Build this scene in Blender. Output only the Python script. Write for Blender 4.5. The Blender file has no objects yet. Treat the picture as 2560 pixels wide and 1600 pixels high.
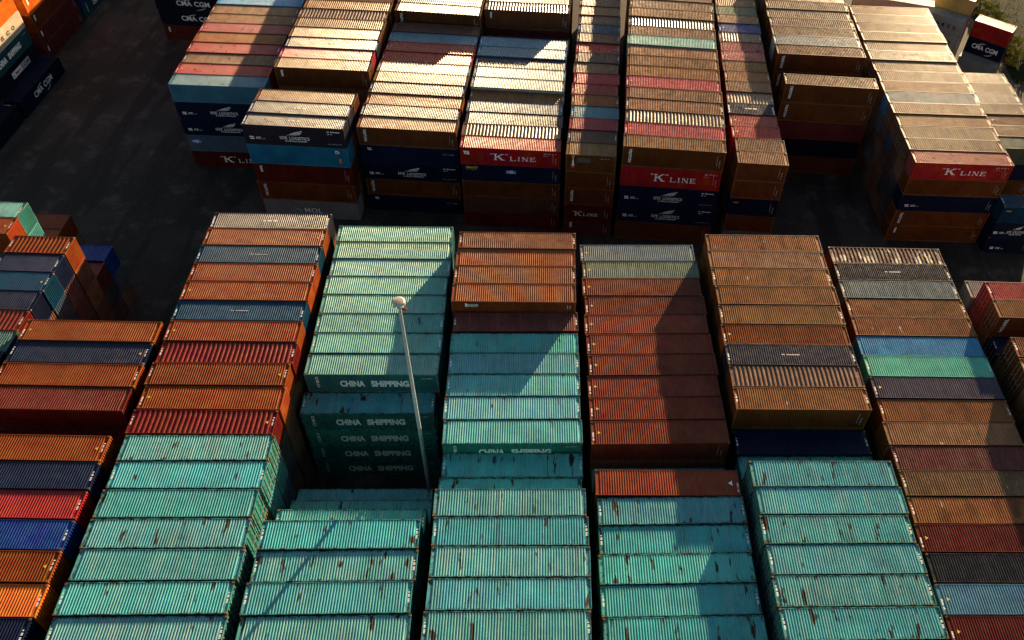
import bpy, math, random
from mathutils import Vector, Matrix
R = math.radians
C = bpy.context.scene.collection
scene = bpy.context.scene
RND = random.Random(7)

# ------------------------------------------------------------------ materials
def new_mat(name):
    m = bpy.data.materials.new(name); m.use_nodes = True
    nt = m.node_tree
    return m, nt, nt.nodes['Principled BSDF']

class NG:
    """small helper for wiring nodes"""
    def __init__(s, nt): s.nt = nt
    def n(s, t, **kw):
        nd = s.nt.nodes.new(t)
        for k, v in kw.items(): setattr(nd, k, v)
        return nd
    def l(s, a, b): s.nt.links.new(a, b)
    def val(s, v, sock):
        if isinstance(v, (int, float)): sock.default_value = v
        else: s.l(v, sock)
    def math(s, op, a, b=0.0, clamp=False):
        nd = s.n('ShaderNodeMath', operation=op, use_clamp=clamp)
        s.val(a, nd.inputs[0]); s.val(b, nd.inputs[1]); return nd.outputs[0]
    def step(s, x, lo, hi):
        nd = s.n('ShaderNodeMapRange', interpolation_type='SMOOTHSTEP')
        s.val(x, nd.inputs[0]); s.val(lo, nd.inputs[1]); s.val(hi, nd.inputs[2]); return nd.outputs[0]
    def rng(s, x, a, b, c, d):
        nd = s.n('ShaderNodeMapRange'); s.val(x, nd.inputs[0])
        for i, v in enumerate((a, b, c, d)): nd.inputs[i + 1].default_value = v
        return nd.outputs[0]
    def mix(s, f, a, b, mode='MIX'):
        nd = s.n('ShaderNodeMix', data_type='RGBA', blend_type=mode)
        s.val(f, nd.inputs[0])
        for v, so in ((a, nd.inputs[6]), (b, nd.inputs[7])):
            if isinstance(v, tuple): so.default_value = (*v, 1)
            else: s.l(v, so)
        return nd.outputs[2]
    def noise(s, vec, scale, detail=3, rough=.55, sc=None):
        if sc:
            mp = s.n('ShaderNodeVectorMath', operation='MULTIPLY'); s.l(vec, mp.inputs[0]); mp.inputs[1].default_value = sc
            vec = mp.outputs[0]
        nd = s.n('ShaderNodeTexNoise'); s.l(vec, nd.inputs['Vector'])
        nd.inputs['Scale'].default_value = scale; nd.inputs['Detail'].default_value = detail; nd.inputs['Roughness'].default_value = rough
        return nd.outputs[0]

def paint_mat(name, vertex=False, castings=False):
    """painted corrugated steel; colour comes from the object (or, for the lower stacks, from a colour attribute)"""
    m, nt, b = new_mat(name); g = NG(nt)
    tc = g.n('ShaderNodeTexCoord'); oi = g.n('ShaderNodeObjectInfo')
    if vertex:
        at = g.n('ShaderNodeAttribute', attribute_name='paint'); base = at.outputs['Color']; vec = tc.outputs['Object']
        fade = rust = bare = .25
        bare = 0.0
    else:
        base = oi.outputs['Color']
        off = g.n('ShaderNodeVectorMath', operation='MULTIPLY_ADD')
        g.l(oi.outputs['Random'], off.inputs[0]); off.inputs[1].default_value = (91, 57, 33); g.l(tc.outputs['Object'], off.inputs[2])
        vec = off.outputs[0]
        at = {}
        for k in ('fade', 'rust', 'bare'):
            a = g.n('ShaderNodeAttribute', attribute_type='OBJECT', attribute_name=k); at[k] = a.outputs['Fac']
        fade, rust, bare = at['fade'], at['rust'], at['bare']
    tone = g.rng(g.noise(vec, .45, 4), .3, .7, .78, 1.22)
    hs = g.n('ShaderNodeHueSaturation'); g.l(base, hs.inputs['Color']); g.l(tone, hs.inputs['Value'])
    g.l(g.rng(g.noise(vec, .8, 3), .3, .7, .485, .515), hs.inputs['Hue'])
    col = hs.outputs[0]
    # chalking of the paint in streaks that run down across the ribs
    st = g.noise(vec, 1.0, 5, .62, (2.6, .32, .45))
    fm = g.math('MULTIPLY', g.rng(g.step(st, .42, .66), 0, 1, .42, 1.0), fade)
    pale = g.mix(.60, col, (.56, .53, .44))
    col = g.mix(fm, col, pale)
    # bare or whitened patches
    bp = g.noise(vec, 1.0, 4, .6, (1.5, .55, .8))
    th = g.math('SUBTRACT', .80, g.math('MULTIPLY', bare, .26))
    bm = g.math('MULTIPLY', g.step(bp, th, g.math('ADD', th, .07)), g.step(bare, .01, .05))
    col = g.mix(bm, col, (.60, .50, .38))
    # dirt washed along the ribs
    dn = g.math('ADD', g.math('MULTIPLY', g.noise(vec, 1.0, 3, .55, (.75, .30, .5)), .7), g.math('MULTIPLY', g.noise(vec, 1.0, 3, .6, (7, .35, .8)), .3))
    dm = g.math('MULTIPLY', g.step(dn, .50, .60), g.math('ADD', g.math('MULTIPLY', rust, .22), g.math('MULTIPLY', bare, 1.0), True))
    dk = g.mix(.72, col, (.055, .032, .018))
    col = g.mix(dm, col, dk)
    # rust: streaks and blotches, and a rusty line along the long edges
    rn = g.math('ADD', g.math('MULTIPLY', g.noise(vec, 1.0, 2, .5, (1.7, .48, .8)), .78), g.math('MULTIPLY', g.noise(vec, 1.0, 4, .7, (9, 1.6, 3)), .22))
    th = g.math('SUBTRACT', .745, g.math('MULTIPLY', rust, .15))
    rm = g.step(rn, th, g.math('ADD', th, .05))
    sx = g.n('ShaderNodeSeparateXYZ'); g.l(tc.outputs['Object'], sx.inputs[0])
    ed = g.step(g.math('ABSOLUTE', sx.outputs[1]), 1.02, 1.2)
    en = g.step(g.noise(vec, 2.6, 4, .6), .42, .62)
    ed = g.math('MULTIPLY', g.math('MULTIPLY', ed, en), g.math('MULTIPLY', rust, 1.1), True)
    sm = g.math('ABSOLUTE', g.math('SUBTRACT', g.math('FRACT', g.math('MULTIPLY', sx.outputs[0], .4926)), .5))     # welds between roof sheets
    sm = g.math('MULTIPLY', g.math('MULTIPLY', g.step(sm, .045, .0), g.step(st, .5, .62)), rust)
    ax, ay = g.math('ABSOLUTE', sx.outputs[0]), g.math('ABSOLUTE', sx.outputs[1])
    cm = g.math('MULTIPLY', g.step(ax, 5.66, 5.95), g.step(ay, .72, 1.08))          # rusty corners by the castings
    ep = g.math('MULTIPLY', g.step(ax, 5.72, 5.78), g.math('MULTIPLY', g.step(g.noise(vec, 2.2, 4, .65), .50, .62), .7))
    ed = g.math('MAXIMUM', ed, g.math('MULTIPLY', g.math('MAXIMUM', g.math('MULTIPLY', cm, en), ep), g.math('MULTIPLY', rust, 1.2), True), True)
    rm = g.math('MULTIPLY', g.math('MAXIMUM', g.math('MAXIMUM', rm, ed), g.math('MULTIPLY', sm, .8)), g.step(rust, .01, .12))
    rc = g.mix(g.noise(vec, 6, 3), (.012, .008, .006), (.065, .028, .013))
    col = g.mix(rm, col, rc)
    if castings:
        col = g.mix(.75, col, g.mix(en, (.06, .035, .02), (.30, .16, .06)))
    # small dark soot and puddle marks that every roof has
    sp = g.step(g.noise(vec, 3.1, 5, .7), .63, .74)
    col = g.mix(g.math('MULTIPLY', sp, .35), col, (.03, .025, .02))
    g.l(col, b.inputs['Base Color'])
    ro = g.rng(g.noise(vec, 1.7, 3), .3, .7, .25, .40)
    g.l(g.math('ADD', ro, g.math('MULTIPLY', rm, .25)), b.inputs['Roughness'])
    if vertex: b.inputs['Specular IOR Level'].default_value = .15
    else:
        gl = g.n('ShaderNodeAttribute', attribute_type='OBJECT', attribute_name='gloss')
        g.l(g.math('ADD', g.math('MULTIPLY', gl.outputs['Fac'], .6), .10), b.inputs['Specular IOR Level'])
    bu = g.n('ShaderNodeBump'); bu.inputs['Strength'].default_value = .55; bu.inputs['Distance'].default_value = .06
    g.l(g.noise(vec, .9, 3, .5), bu.inputs['Height']); g.l(bu.outputs[0], b.inputs['Normal'])
    return m

M_PAINT = paint_mat('container_paint')
M_CAST = paint_mat('corner_casting_steel', castings=True)
M_LOW = paint_mat('lower_container_paint', vertex=True)

def flat_mat(name, col, rough=.5, metal=0, var=.15, scale=3.0):
    m, nt, b = new_mat(name); g = NG(nt)
    tc = g.n('ShaderNodeTexCoord')
    n = g.noise(tc.outputs['Object'], scale, 4)
    hs = g.n('ShaderNodeHueSaturation'); hs.inputs['Color'].default_value = (*col, 1)
    g.l(g.rng(n, .3, .7, 1 - var, 1 + var), hs.inputs['Value'])
    g.l(hs.outputs[0], b.inputs['Base Color']); b.inputs['Roughness'].default_value = rough; b.inputs['Metallic'].default_value = metal
    return m
INK = {k: flat_mat('ink_' + k, v, .55) for k, v in dict(white=(.90, .90, .90), dull=(.45, .45, .47), black=(.02, .02, .025), yellow=(.75, .45, .03),
       red=(.62, .03, .04), blue=(.02, .12, .45), orange=(.8, .22, .03), grey=(.1, .09, .09)).items()}
M_STEEL = flat_mat('locking_rod_steel', (.30, .28, .26), .45, .3)
M_GALV = flat_mat('galvanised_steel', (.50, .51, .53), .5, 0)
M_HEADRIM = flat_mat('lamp_rim_white', (.55, .54, .52), .4)
M_HEADTOP = flat_mat('lamp_top_rusty', (.30, .26, .24), .7, 0, .35, 4)
M_LENS = flat_mat('lamp_lens', (.20, .06, .02), .3)
M_CONC = flat_mat('concrete', (.22, .21, .19), .85)

def ground_mat():
    m, nt, b = new_mat('dirty_asphalt'); g = NG(nt)
    tc = g.n('ShaderNodeTexCoord'); v = tc.outputs['Object']
    big = g.noise(v, .05, 5, .6); mid = g.noise(v, .28, 6, .65); tr = g.noise(v, 1, 4, .6, (.35, .05, 1)); fine = g.noise(v, 3.5, 4, .7)
    col = g.mix(g.step(big, .42, .62), (.020, .014, .011), (.050, .037, .031))
    col = g.mix(g.math('MULTIPLY', g.step(mid, .5, .68), .45), col, (.13, .105, .095))
    col = g.mix(g.math('MULTIPLY', g.step(tr, .50, .58), .8), col, (.010, .008, .007))
    col = g.mix(g.math('MULTIPLY', g.step(fine, .5, .75), .35), col, (.10, .085, .075))
    g.l(col, b.inputs['Base Color']); b.inputs['Roughness'].default_value = .9
    bu = g.n('ShaderNodeBump'); bu.inputs['Strength'].default_value = .4; bu.inputs['Distance'].default_value = .05
    g.l(fine, bu.inputs['Height']); g.l(bu.outputs[0], b.inputs['Normal'])
    return m
def grass_mat(name, a, c):
    m, nt, b = new_mat(name); g = NG(nt)
    tc = g.n('ShaderNodeTexCoord')
    n = g.noise(tc.outputs['Object'], .6, 5, .65)
    g.l(g.mix(g.step(n, .35, .65), a, c), b.inputs['Base Color']); b.inputs['Roughness'].default_value = .9; b.inputs['Specular IOR Level'].default_value = .04
    return m
M_GROUND = ground_mat()
M_VERGE = grass_mat('verge_soil', (.008, .014, .004), (.020, .028, .008))
M_GRASS = grass_mat('grass_blades', (.005, .012, .003), (.015, .024, .006))  # blade colour held near black to paint in the shade lying over the grass
M_LEAF = grass_mat('shrub_leaves', (.11, .14, .02), (.34, .30, .05))
M_BARK = flat_mat('bark', (.10, .07, .05), .9)

# ------------------------------------------------------------------ mesh builder
class MB:
    def __init__(s): s.v = []; s.f = []; s.m = []
    def face(s, pts, mi=0):
        i = len(s.v); s.v += [tuple(p) for p in pts]; s.f.append(list(range(i, i + len(pts)))); s.m.append(mi)
    def box(s, x0, x1, y0, y1, z0, z1, mi=0):
        i = len(s.v)
        s.v += [(x, y, z) for z in (z0, z1) for y in (y0, y1) for x in (x0, x1)]
        for q in ((0, 2, 3, 1), (4, 5, 7, 6), (0, 1, 5, 4), (2, 6, 7, 3), (0, 4, 6, 2), (1, 3, 7, 5)):
            s.f.append([i + k for k in q]); s.m.append(mi)
    def tube(s, p0, p1, r0, r1, n=8, mi=0, caps=True):
        p0, p1 = Vector(p0), Vector(p1); d = (p1 - p0).normalized()
        a = d.orthogonal().normalized(); b = d.cross(a); i = len(s.v)
        for p, r in ((p0, r0), (p1, r1)):
            for k in range(n):
                t = 2 * math.pi * (k + .5) / n; s.v.append(tuple(p + (a * math.cos(t) + b * math.sin(t)) * r))
        for k in range(n):
            k2 = (k + 1) % n; s.f.append([i + k, i + k2, i + n + k2, i + n + k]); s.m.append(mi)
        if caps:
            s.f.append([i + k for k in range(n)][::-1]); s.m.append(mi); s.f.append([i + n + k for k in range(n)]); s.m.append(mi)
    def lathe(s, prof, n=24, mi=0, c=(0, 0, 0)):
        i = len(s.v); m = len(prof)
        for r, z in prof:
            for k in range(n):
                t = 2 * math.pi * k / n; s.v.append((c[0] + r * math.cos(t), c[1] + r * math.sin(t), c[2] + z))
        for j in range(m - 1):
            for k in range(n):
                k2 = (k + 1) % n; s.f.append([i + j * n + k, i + j * n + k2, i + (j + 1) * n + k2, i + (j + 1) * n + k]); s.m.append(mi)
    def mesh(s, name, mats, smooth=False):
        me = bpy.data.meshes.new(name); me.from_pydata(s.v, [], s.f)
        for m in mats: me.materials.append(m)
        me.polygons.foreach_set('material_index', s.m)
        if smooth: me.polygons.foreach_set('use_smooth', [True] * len(s.f))
        me.update(); return me

def profile(a0, a1, pitch, top, slope, lo, hi):
    """trapezoid corrugation between a0 and a1: list of (along, height)"""
    n = max(1, int(round((a1 - a0) / pitch))); p = (a1 - a0) / n; out = [(a0, lo)]
    k = p / pitch; val = p - top * k - 2 * slope * k
    for i in range(n):
        x = a0 + i * p + val / 2
        out += [(x, lo), (x + slope * k, hi), (x + (slope + top) * k, hi), (x + (2 * slope + top) * k, lo)]
    out.append((a1, lo)); return out

W = 2.438; H = 2.591; L40 = 12.192; L20 = 6.058
def roof_mesh(L, pitch, name):
    b = MB(); x0, x1 = -L / 2 + .34, L / 2 - .34; y = W / 2 - .05; lo, hi = H - .060, H - .012
    k = pitch / .209
    pr = profile(x0, x1, pitch, .055 * k, .055 * (k ** .5), lo, hi)
    for (xa, za), (xb, zb) in zip(pr, pr[1:]):
        b.face([(xa, -y, za), (xb, -y, zb), (xb, y, zb), (xa, y, za)])
    for i in range(1, len(pr) - 1, 4):                       # closed rib ends
        q = pr[i:i + 4]
        b.face([(x, -y, z) for x, z in q][::-1]); b.face([(x, y, z) for x, z in q])
    for s in (-1, 1):                                        # flat end plates
        xs = sorted((s * (L / 2 - .34), s * (L / 2 - .06)))
        b.face([(xs[0], -y, lo + .004), (xs[1], -y, lo + .004), (xs[1], y, lo + .004), (xs[0], y, lo + .004)])
    return b.mesh(name, [M_PAINT])
def side_mesh(L, name):
    b = MB(); pr = profile(-L / 2 + .10, L / 2 - .10, .278, .10, .068, 0.0, .036); y0 = -W / 2 + .045
    for (xa, a), (xb, c) in zip(pr, pr[1:]):
        b.face([(xa, y0 - a, .16), (xb, y0 - c, .16), (xb, y0 - c, H - .06), (xa, y0 - a, H - .06)])
    return b.mesh(name, [M_PAINT])
def end_mesh(L, name):
    b = MB(); pr = profile(-W / 2 + .14, W / 2 - .14, .25, .11, .05, 0.0, .045); x0 = L / 2 - .06
    for (ya, a), (yb, c) in zip(pr, pr[1:]):
        b.face([(x0 + a, ya, .15), (x0 + c, yb, .15), (x0 + c, yb, H - .11), (x0 + a, ya, H - .11)])
    return b.mesh(name, [M_PAINT])
def door_mesh(L, s, name):
    b = MB(); y0, y1 = sorted((s * .012, s * (W / 2 - .13))); x0 = L / 2 - .05
    pr = profile(y0 + .07, y1 - .07, .30, .15, .04, 0.0, .028)
    b.box(x0 - .03, x0 + .01, y0, y1, .15, H - .11)
    for (ya, a), (yb, c) in zip(pr, pr[1:]):
        b.face([(x0 + .012 + a, ya, .25), (x0 + .012 + c, yb, .25), (x0 + .012 + c, yb, H - .2), (x0 + .012 + a, ya, H - .2)])
    return b.mesh(name, [M_PAINT])
def rod_mesh(L, y, name):
    b = MB(); x = L / 2 + .02
    b.tube((x, y, .1), (x, y, H - .08), .022, .022, 6)
    for z in (.18, .75, 1.25, 1.9, H - .2): b.box(x - .03, x + .03, y - .05, y + .05, z - .03, z + .03)
    b.box(x, x + .03, y - .02, y + .3 * (1 if y < 0 else -1), .95, 1.0) if y < 0 else b.box(x, x + .03, y - .3, y + .02, .95, 1.0)
    return b.mesh(name, [M_STEEL])
def frame_mesh(L, name):
    b = MB(); hx, hy = L / 2, W / 2
    for sx in (-1, 1):
        for sy in (-1, 1):
            xs = sorted((sx * hx, sx * (hx - .15))); ys = sorted((sy * hy, sy * (hy - .10)))
            xs[0] += .004; xs[1] -= .004; ys[0] += .004; ys[1] -= .004
            b.box(*xs, *ys, .118, H - .118)
            xs = sorted((sx * hx, sx * (hx - .178))); ys = sorted((sy * hy, sy * (hy - .162)))
            b.box(*xs, *ys, 0, .118, 1); b.box(*xs, *ys, H - .118, H, 1)
        xs = sorted((sx * (hx - .006), sx * (hx - .07)))
        b.box(*xs, -hy + .162, hy - .162, H - .11, H - .02); b.box(*xs, -hy + .162, hy - .162, .01, .15)
    for sy in (-1, 1):
        ys = sorted((sy * (hy - .006), sy * (hy - .06)))
        b.box(-hx + .178, hx - .178, *ys, H - .065, H - .006); b.box(-hx + .178, hx - .178, *ys, .01, .165)
    b.face([(-hx + .1, -hy + .06, .12), (-hx + .1, hy - .06, .12), (hx - .1, hy - .06, .12), (hx - .1, -hy + .06, .12)])
    return b.mesh(name, [M_PAINT, M_CAST])

SH = {}
for Lk, L in ((40, L40), (20, L20)):
    SH[Lk] = dict(roof=roof_mesh(L, .209, 'roof_ribs'), wide=roof_mesh(L, .42, 'roof_wide_ribs'), mid=roof_mesh(L, .285, 'roof_mid_ribs'), side=side_mesh(L, 'side_ribs'), end=end_mesh(L, 'end_ribs'),
                  frame=frame_mesh(L, 'frame_bars'), doorA=door_mesh(L, 1, 'door_leaf'), doorB=door_mesh(L, -1, 'door_leaf'),
                  rods=[rod_mesh(L, y, 'rod') for y in (.85, .32, -.32, -.85)])

# ------------------------------------------------------------------ lettering
_fc = {}
def font_mesh(txt, bold=.0, space=1.0, shear=0.0):
    """built-in font as flat polygons, unit cap height, starting at x = 0"""
    key = (txt, bold, space, shear)
    if key in _fc: return _fc[key]
    cu = bpy.data.curves.new('lettering', 'FONT'); cu.body = txt; cu.offset = bold; cu.space_character = space; cu.shear = shear; cu.resolution_u = 3
    o = bpy.data.objects.new('lettering', cu); C.objects.link(o)
    dg = bpy.context.evaluated_depsgraph_get(); dg.update()
    me = o.evaluated_get(dg).to_mesh()
    v = [tuple(x.co[:2]) for x in me.vertices]; f = [list(p.vertices) for p in me.polygons]
    o.evaluated_get(dg).to_mesh_clear(); bpy.data.objects.remove(o); bpy.data.curves.remove(cu)
    xs = [a for a, _ in v]; ys = [c for _, c in v]; x0, y0 = min(xs), min(ys)
    hgt = max(ys) - y0
    v = [((a - x0) / hgt, (c - y0) / hgt) for a, c in v]
    _fc[key] = (v, f, (max(xs) - x0) / hgt); return _fc[key]

class Sign:
    """flat lettering laid out in a local (u, v) plane of metres; several inks"""
    def __init__(s): s.v = []; s.f = []; s.m = []; s.inks = []
    def ink(s, k):
        if k not in s.inks: s.inks.append(k)
        return s.inks.index(k)
    def poly(s, pts, ink='white', lift=0.0):
        i = len(s.v); s.v += [(a, c, lift) for a, c in pts]; s.f.append(list(range(i, i + len(pts)))); s.m.append(s.ink(ink))
    def rect(s, x, y, w, h, ink='white', sk=0.0, lift=0.0): s.poly([(x, y), (x + w, y), (x + w + sk, y + h), (x + sk, y + h)], ink, lift)
    def text(s, t, x, y, h, w=None, ink='white', bold=.03, space=1.0, shear=0.0, rot=0, lift=0.002):
        v, f, wd = font_mesh(t, bold, space, shear); kx = (w / wd) if w else h
        i = len(s.v); cr, sr = math.cos(R(rot)), math.sin(R(rot))
        for a, c in v:
            a2, c2 = a * kx, c * h
            s.v.append((x + a2 * cr - c2 * sr, y + a2 * sr + c2 * cr, lift))
        for q in f: s.f.append([i + k for k in q]); s.m.append(s.ink(ink))
    def arc(s, cx, cy, rx, ry, a0, a1, t, ink='white', n=10):
        for k in range(n):
            u0, u1 = k / n, (k + 1) / n
            p = []
            for u in (u0, u1):
                a = R(a0 + (a1 - a0) * u); tt = t * (.25 + 1.5 * u * (1 - u) * 2)
                p.append(((cx + rx * math.cos(a), cy + ry * math.sin(a)), (cx + (rx - tt) * math.cos(a), cy + (ry - tt) * math.sin(a))))
            s.poly([p[0][0], p[1][0], p[1][1], p[0][1]], ink)
    def ticks(s, x, y, w, h, n, ink='white', vert=False, seed=1):
        """row of short strokes: rows of figures too small to read"""
        r = random.Random(seed)
        for k in range(n):
            if r.random() < .12: continue
            if vert: s.rect(x, y + k * h / n, w * (.7 + .3 * r.random()), h / n * .72, ink)
            else: s.rect(x + k * w / n, y, w / n * .72, h * (.7 + .3 * r.random()), ink)
    def meshes(s, gap=.42):
        """one mesh per patch of marks that lie close together"""
        boxes = []
        for q in s.f:
            xs = [s.v[i][0] for i in q]; ys = [s.v[i][1] for i in q]; boxes.append((min(xs), max(xs), min(ys), max(ys)))
        grp = list(range(len(boxes)))
        def find(i):
            while grp[i] != i: grp[i] = grp[grp[i]]; i = grp[i]
            return i
        for i, p in enumerate(boxes):
            for j in range(i):
                q = boxes[j]
                if p[0] - gap < q[1] and q[0] - gap < p[1] and p[2] - gap < q[3] and q[2] - gap < p[3]: grp[find(i)] = find(j)
        out = {}
        for i in range(len(boxes)): out.setdefault(find(i), []).append(i)
        res = []
        for g in sorted(out.values(), key=len, reverse=True):
            v, f, ix = [], [], {}
            for i in g:
                for k in s.f[i]:
                    if k not in ix: ix[k] = len(v); v.append(s.v[k])
                f.append([ix[k] for k in s.f[i]])
            me = bpy.data.meshes.new('marks'); me.from_pydata(v, [], f)
            for k in s.inks: me.materials.append(INK[k])
            me.polygons.foreach_set('material_index', [s.m[i] for i in g]); me.update(); res.append(me)
        return res

def serif(s, ch, x, y, w, h, ink='white'):
    t = h * .19; e = h * .09; j = h * .12
    def stem(cx, ww=t): s.rect(cx, y, ww, h, ink); s.rect(cx - j, y, ww + 2 * j, e, ink, lift=.001); s.rect(cx - j, y + h - e, ww + 2 * j, e, ink, lift=.001)
    if ch == 'K':
        stem(x + j); a = x + j + t
        s.poly([(a, y + h * .38), (a, y + h * .56), (x + w * .78, y + h), (x + w * .93, y + h)], ink, .001)
        s.poly([(a + w * .12, y + h * .52), (a + w * .30, y + h * .62), (x + w, y), (x + w * .74, y)], ink, .002)
        s.rect(x + w * .66, y + h - e, w * .36, e, ink, lift=.003); s.rect(x + w * .66, y, w * .40, e, ink, lift=.003)
    elif ch == 'L':
        stem(x + j); s.rect(x + j + t, y, w - j - t, e * 1.2, ink, lift=.002); s.poly([(x + w - e * 1.3, y), (x + w, y), (x + w + e * .5, y + h * .36), (x + w - e * .3, y + h * .36)], ink, .003)
    elif ch == 'I': stem(x + w / 2 - t / 2)
    elif ch == 'N':
        stem(x + j, t * .6); stem(x + w - j - t * .6, t * .6)
        s.poly([(x + j, y + h), (x + j + t * 1.2, y + h), (x + w - j, y), (x + w - j - t * 1.2, y)], ink, .002)
    elif ch == 'E':
        stem(x + j)
        for yy, k in ((0, 1.0), (h * .46, .7), (h - e * 1.2, .92)): s.rect(x + j + t, y + yy, (w - j - t) * k, e * 1.2, ink, lift=.002)
        s.poly([(x + w - e * 1.3, y), (x + w, y), (x + w + e * .5, y + h * .34), (x + w - e * .3, y + h * .34)], ink, .003)
        s.rect(x + w * .9 - e, y + h * .72, e, h * .28, ink, lift=.003)

def code_block(s, L, ink='white', seed=1):
    s.ticks(L - 2.05, 2.05, 1.55, .16, 11, ink, seed=seed); s.ticks(L - 2.05, 1.78, .55, .12, 4, ink, seed=seed + 1)
def plate_lines(s, L, seed=1):
    r = random.Random(seed)
    for dx in (.92, .62): s.rect(L - dx, .7, .035, 1.35 * (1 if dx > .8 else .55), 'dull')
    for z in (.55, 1.0, 1.35): s.rect(L - .58, z, .1, .09, 'yellow' if r.random() < .5 else 'dull')
def sg_china(L):
    s = Sign(); s.text('CHINA', L * .254, .80, .92, 2.28, bold=.05); s.text('SHIPPING', L * .254 + 2.85, .80, .92, 3.50, bold=.05)
    s.text('CSLU', .95, 2.25, .26, 1.5, bold=.03, rot=-90); s.ticks(L - 1.5, 1.95, 1.0, .16, 9, 'dull', seed=3); return s
def sg_kline(L, flag=False):
    s = Sign(); k = 1.0 if L > 10 else .52; x = L * (.335 if L > 10 else .22); h = .98 * (k if k == 1 else .72)
    serif(s, 'K', x, .85, 1.28 * k * (1 if k == 1 else 1.25), h)
    for dx in (-.42, -.25, 1.42, 1.59): s.rect(x + dx * k, .85 + h * .88, .11 * k, .13, 'white', .03)
    xx = x + 1.95 * k * (1 if k == 1 else 1.05); hh = h * .66
    for ch, w in (('L', .74), ('I', .38), ('N', .80), ('E', .70)):
        serif(s, ch, xx, .85, w * k * (1 if k == 1 else 1.15), hh); xx += (w + .17) * k * (1 if k == 1 else 1.15)
    if flag:
        s.poly([(.42, 2.1), (1.12, 2.02), (1.14, 1.52), (.55, 1.58)], 'white'); s.text('K', .72, 1.66, .25, .2, 'grey')
    code_block(s, L, 'dull', 5) if L > 10 else None; plate_lines(s, L, 4); return s
def nyk_flag(s, x=.78, z=.72):
    s.rect(x, z, .52, .38, 'white', -.06); s.rect(x, z + .13, .52, .11, 'red', -.02, .002)
    s.text('NYK', x + .72, z + .04, .30, .62, shear=.25, bold=.03); s.text('LINE', x + 1.40, z + .04, .13, .40, 'dull')
def sg_nyk(L):
    s = Sign(); k = 1 if L > 10 else .62; cx = L * .5; w = 3.55 * k; x = cx - w / 2 + .0
    s.text('NYK', x, .86, .44, w * .26, bold=.012); s.text('LOGISTICS', x + w * .32, .86, .40, w * .68, bold=.012)
    s.text('& MEGACARRIER', x + w * .16, .60, .17, w * .74, bold=.02)
    # wing: three feathers sweeping up to the right
    for i, (z0, z1, x1) in enumerate(((1.36, 2.10, .80), (1.36, 1.88, .77), (1.36, 1.68, .72))):
        a, b = x + w * (.22 + .10 * i), x + w * x1
        s.poly([(a, z0), (a + (b - a) * .5, z0 + (z1 - z0) * .62), (b, z1), (b - .02, z1 - .09), (a + (b - a) * .52, z0 + (z1 - z0) * .46)], 'white')
    nyk_flag(s, .70 if L > 10 else .25)
    if L > 10: code_block(s, L, 'white', 8); s.text('www.nykline.com', L - 2.25, .45, .15, 1.75, 'dull', bold=.015)
    return s
def sg_nykflag(L): s = Sign(); nyk_flag(s); plate_lines(s, L, 6); return s
def sg_redflag(L): s = Sign(); s.rect(.95, 1.85, .5, .36, 'white', -.05); s.rect(.95, 1.98, .5, .11, 'red', 0, .002); s.ticks(L - 1.9, 1.7, 1.4, .14, 10, 'dull', seed=9); return s
def sg_molbox(L, at=.04):
    s = Sign(); x = L * at + .1; s.rect(x, 1.35, 1.30, .56, 'blue'); s.text('M', x + .1, 1.47, .30, .30, lift=.004); s.rect(x + .47, 1.40, .42, .46, 'white', 0, .004)
    s.text('O', x + .56, 1.50, .26, .24, 'blue', lift=.006); s.text('L', x + 1.0, 1.47, .30, .22, lift=.004); return s
def sg_seaco(L):
    s = sg_molbox(L, .44); s.text('GESeaCO', .55, 1.95, .34, 1.45, 'yellow', bold=.05); s.ticks(.7, 1.72, 1.1, .08, 8, 'dull', seed=2); plate_lines(s, L, 2); return s
def sg_mol(L):
    s = Sign(); s.text('MOL', L * .42, .8, .72, 2.3, bold=.02, space=1.1)
    s.poly([(L * .31, 1.5), (L * .36, 1.1), (L * .40, .85), (L * .39, 1.15), (L * .35, 1.35)], 'dull'); return s
def sg_triton(L): s = Sign(); s.text('TRITON', .72, 2.32, .36, 1.75, bold=.035, rot=-90); plate_lines(s, L, 1); return s
def sg_tex(L): s = Sign(); s.text('tex', .78, 2.28, .36, .95, bold=.04, rot=-90); plate_lines(s, L, 3); return s
def sg_texbar(L):
    s = Sign(); s.rect(1.35, 1.9, 1.25, .34, 'dull'); s.rect(1.32, 1.88, .22, .46, 'white', 0, .002); s.ticks(1.6, 1.96, .9, .2, 6, 'white', seed=3)
    for dx in (.85, .6): s.rect(L - dx, 1.75, .05, .4, 'white'); 
    return s
def sg_cma(L):
    k = 1 if L > 10 else .78; s = Sign(); x = L * .5 - 2.6 * k; h = .86 * (1 if k == 1 else .9)
    s.text('CMA', x, .95, h, 2.45 * k, bold=.02); s.text('CGM', x + 2.85 * k, .95, h, 2.45 * k, bold=.02)
    s.arc(x + 2.6 * k, 1.15, 1.9 * k, .95, 150, 92, .1); s.arc(x + 2.9 * k, 1.25, 1.9 * k, .95, 330, 272, .1); return s
def sg_cmabox(L):
    s = Sign(); x = L * .5 - 1.2; s.rect(x, .75, 5.0, 1.0, 'dull'); s.rect(x + .07, .82, 2.5, .86, 'white', 0, .003)
    s.rect(x + 2.57, .82, 2.36, .86, 'dull', 0, .003)
    s.text('CMA', x + .2, .95, .58, 2.2, 'red', bold=.015, lift=.006); s.text('CGM', x + 2.7, .95, .58, 2.1, 'black', bold=.015, lift=.006); return s
def sg_cosco(L):
    s = Sign()
    n = 5; w = L * (.75 if L < 10 else .62) / n; x0 = L * (.14 if L < 10 else .25)
    for i, ch in enumerate('COSCO'): s.text(ch, x0 + i * w, .95, .62, w * .55, 'black', bold=.07)
    return s
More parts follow.
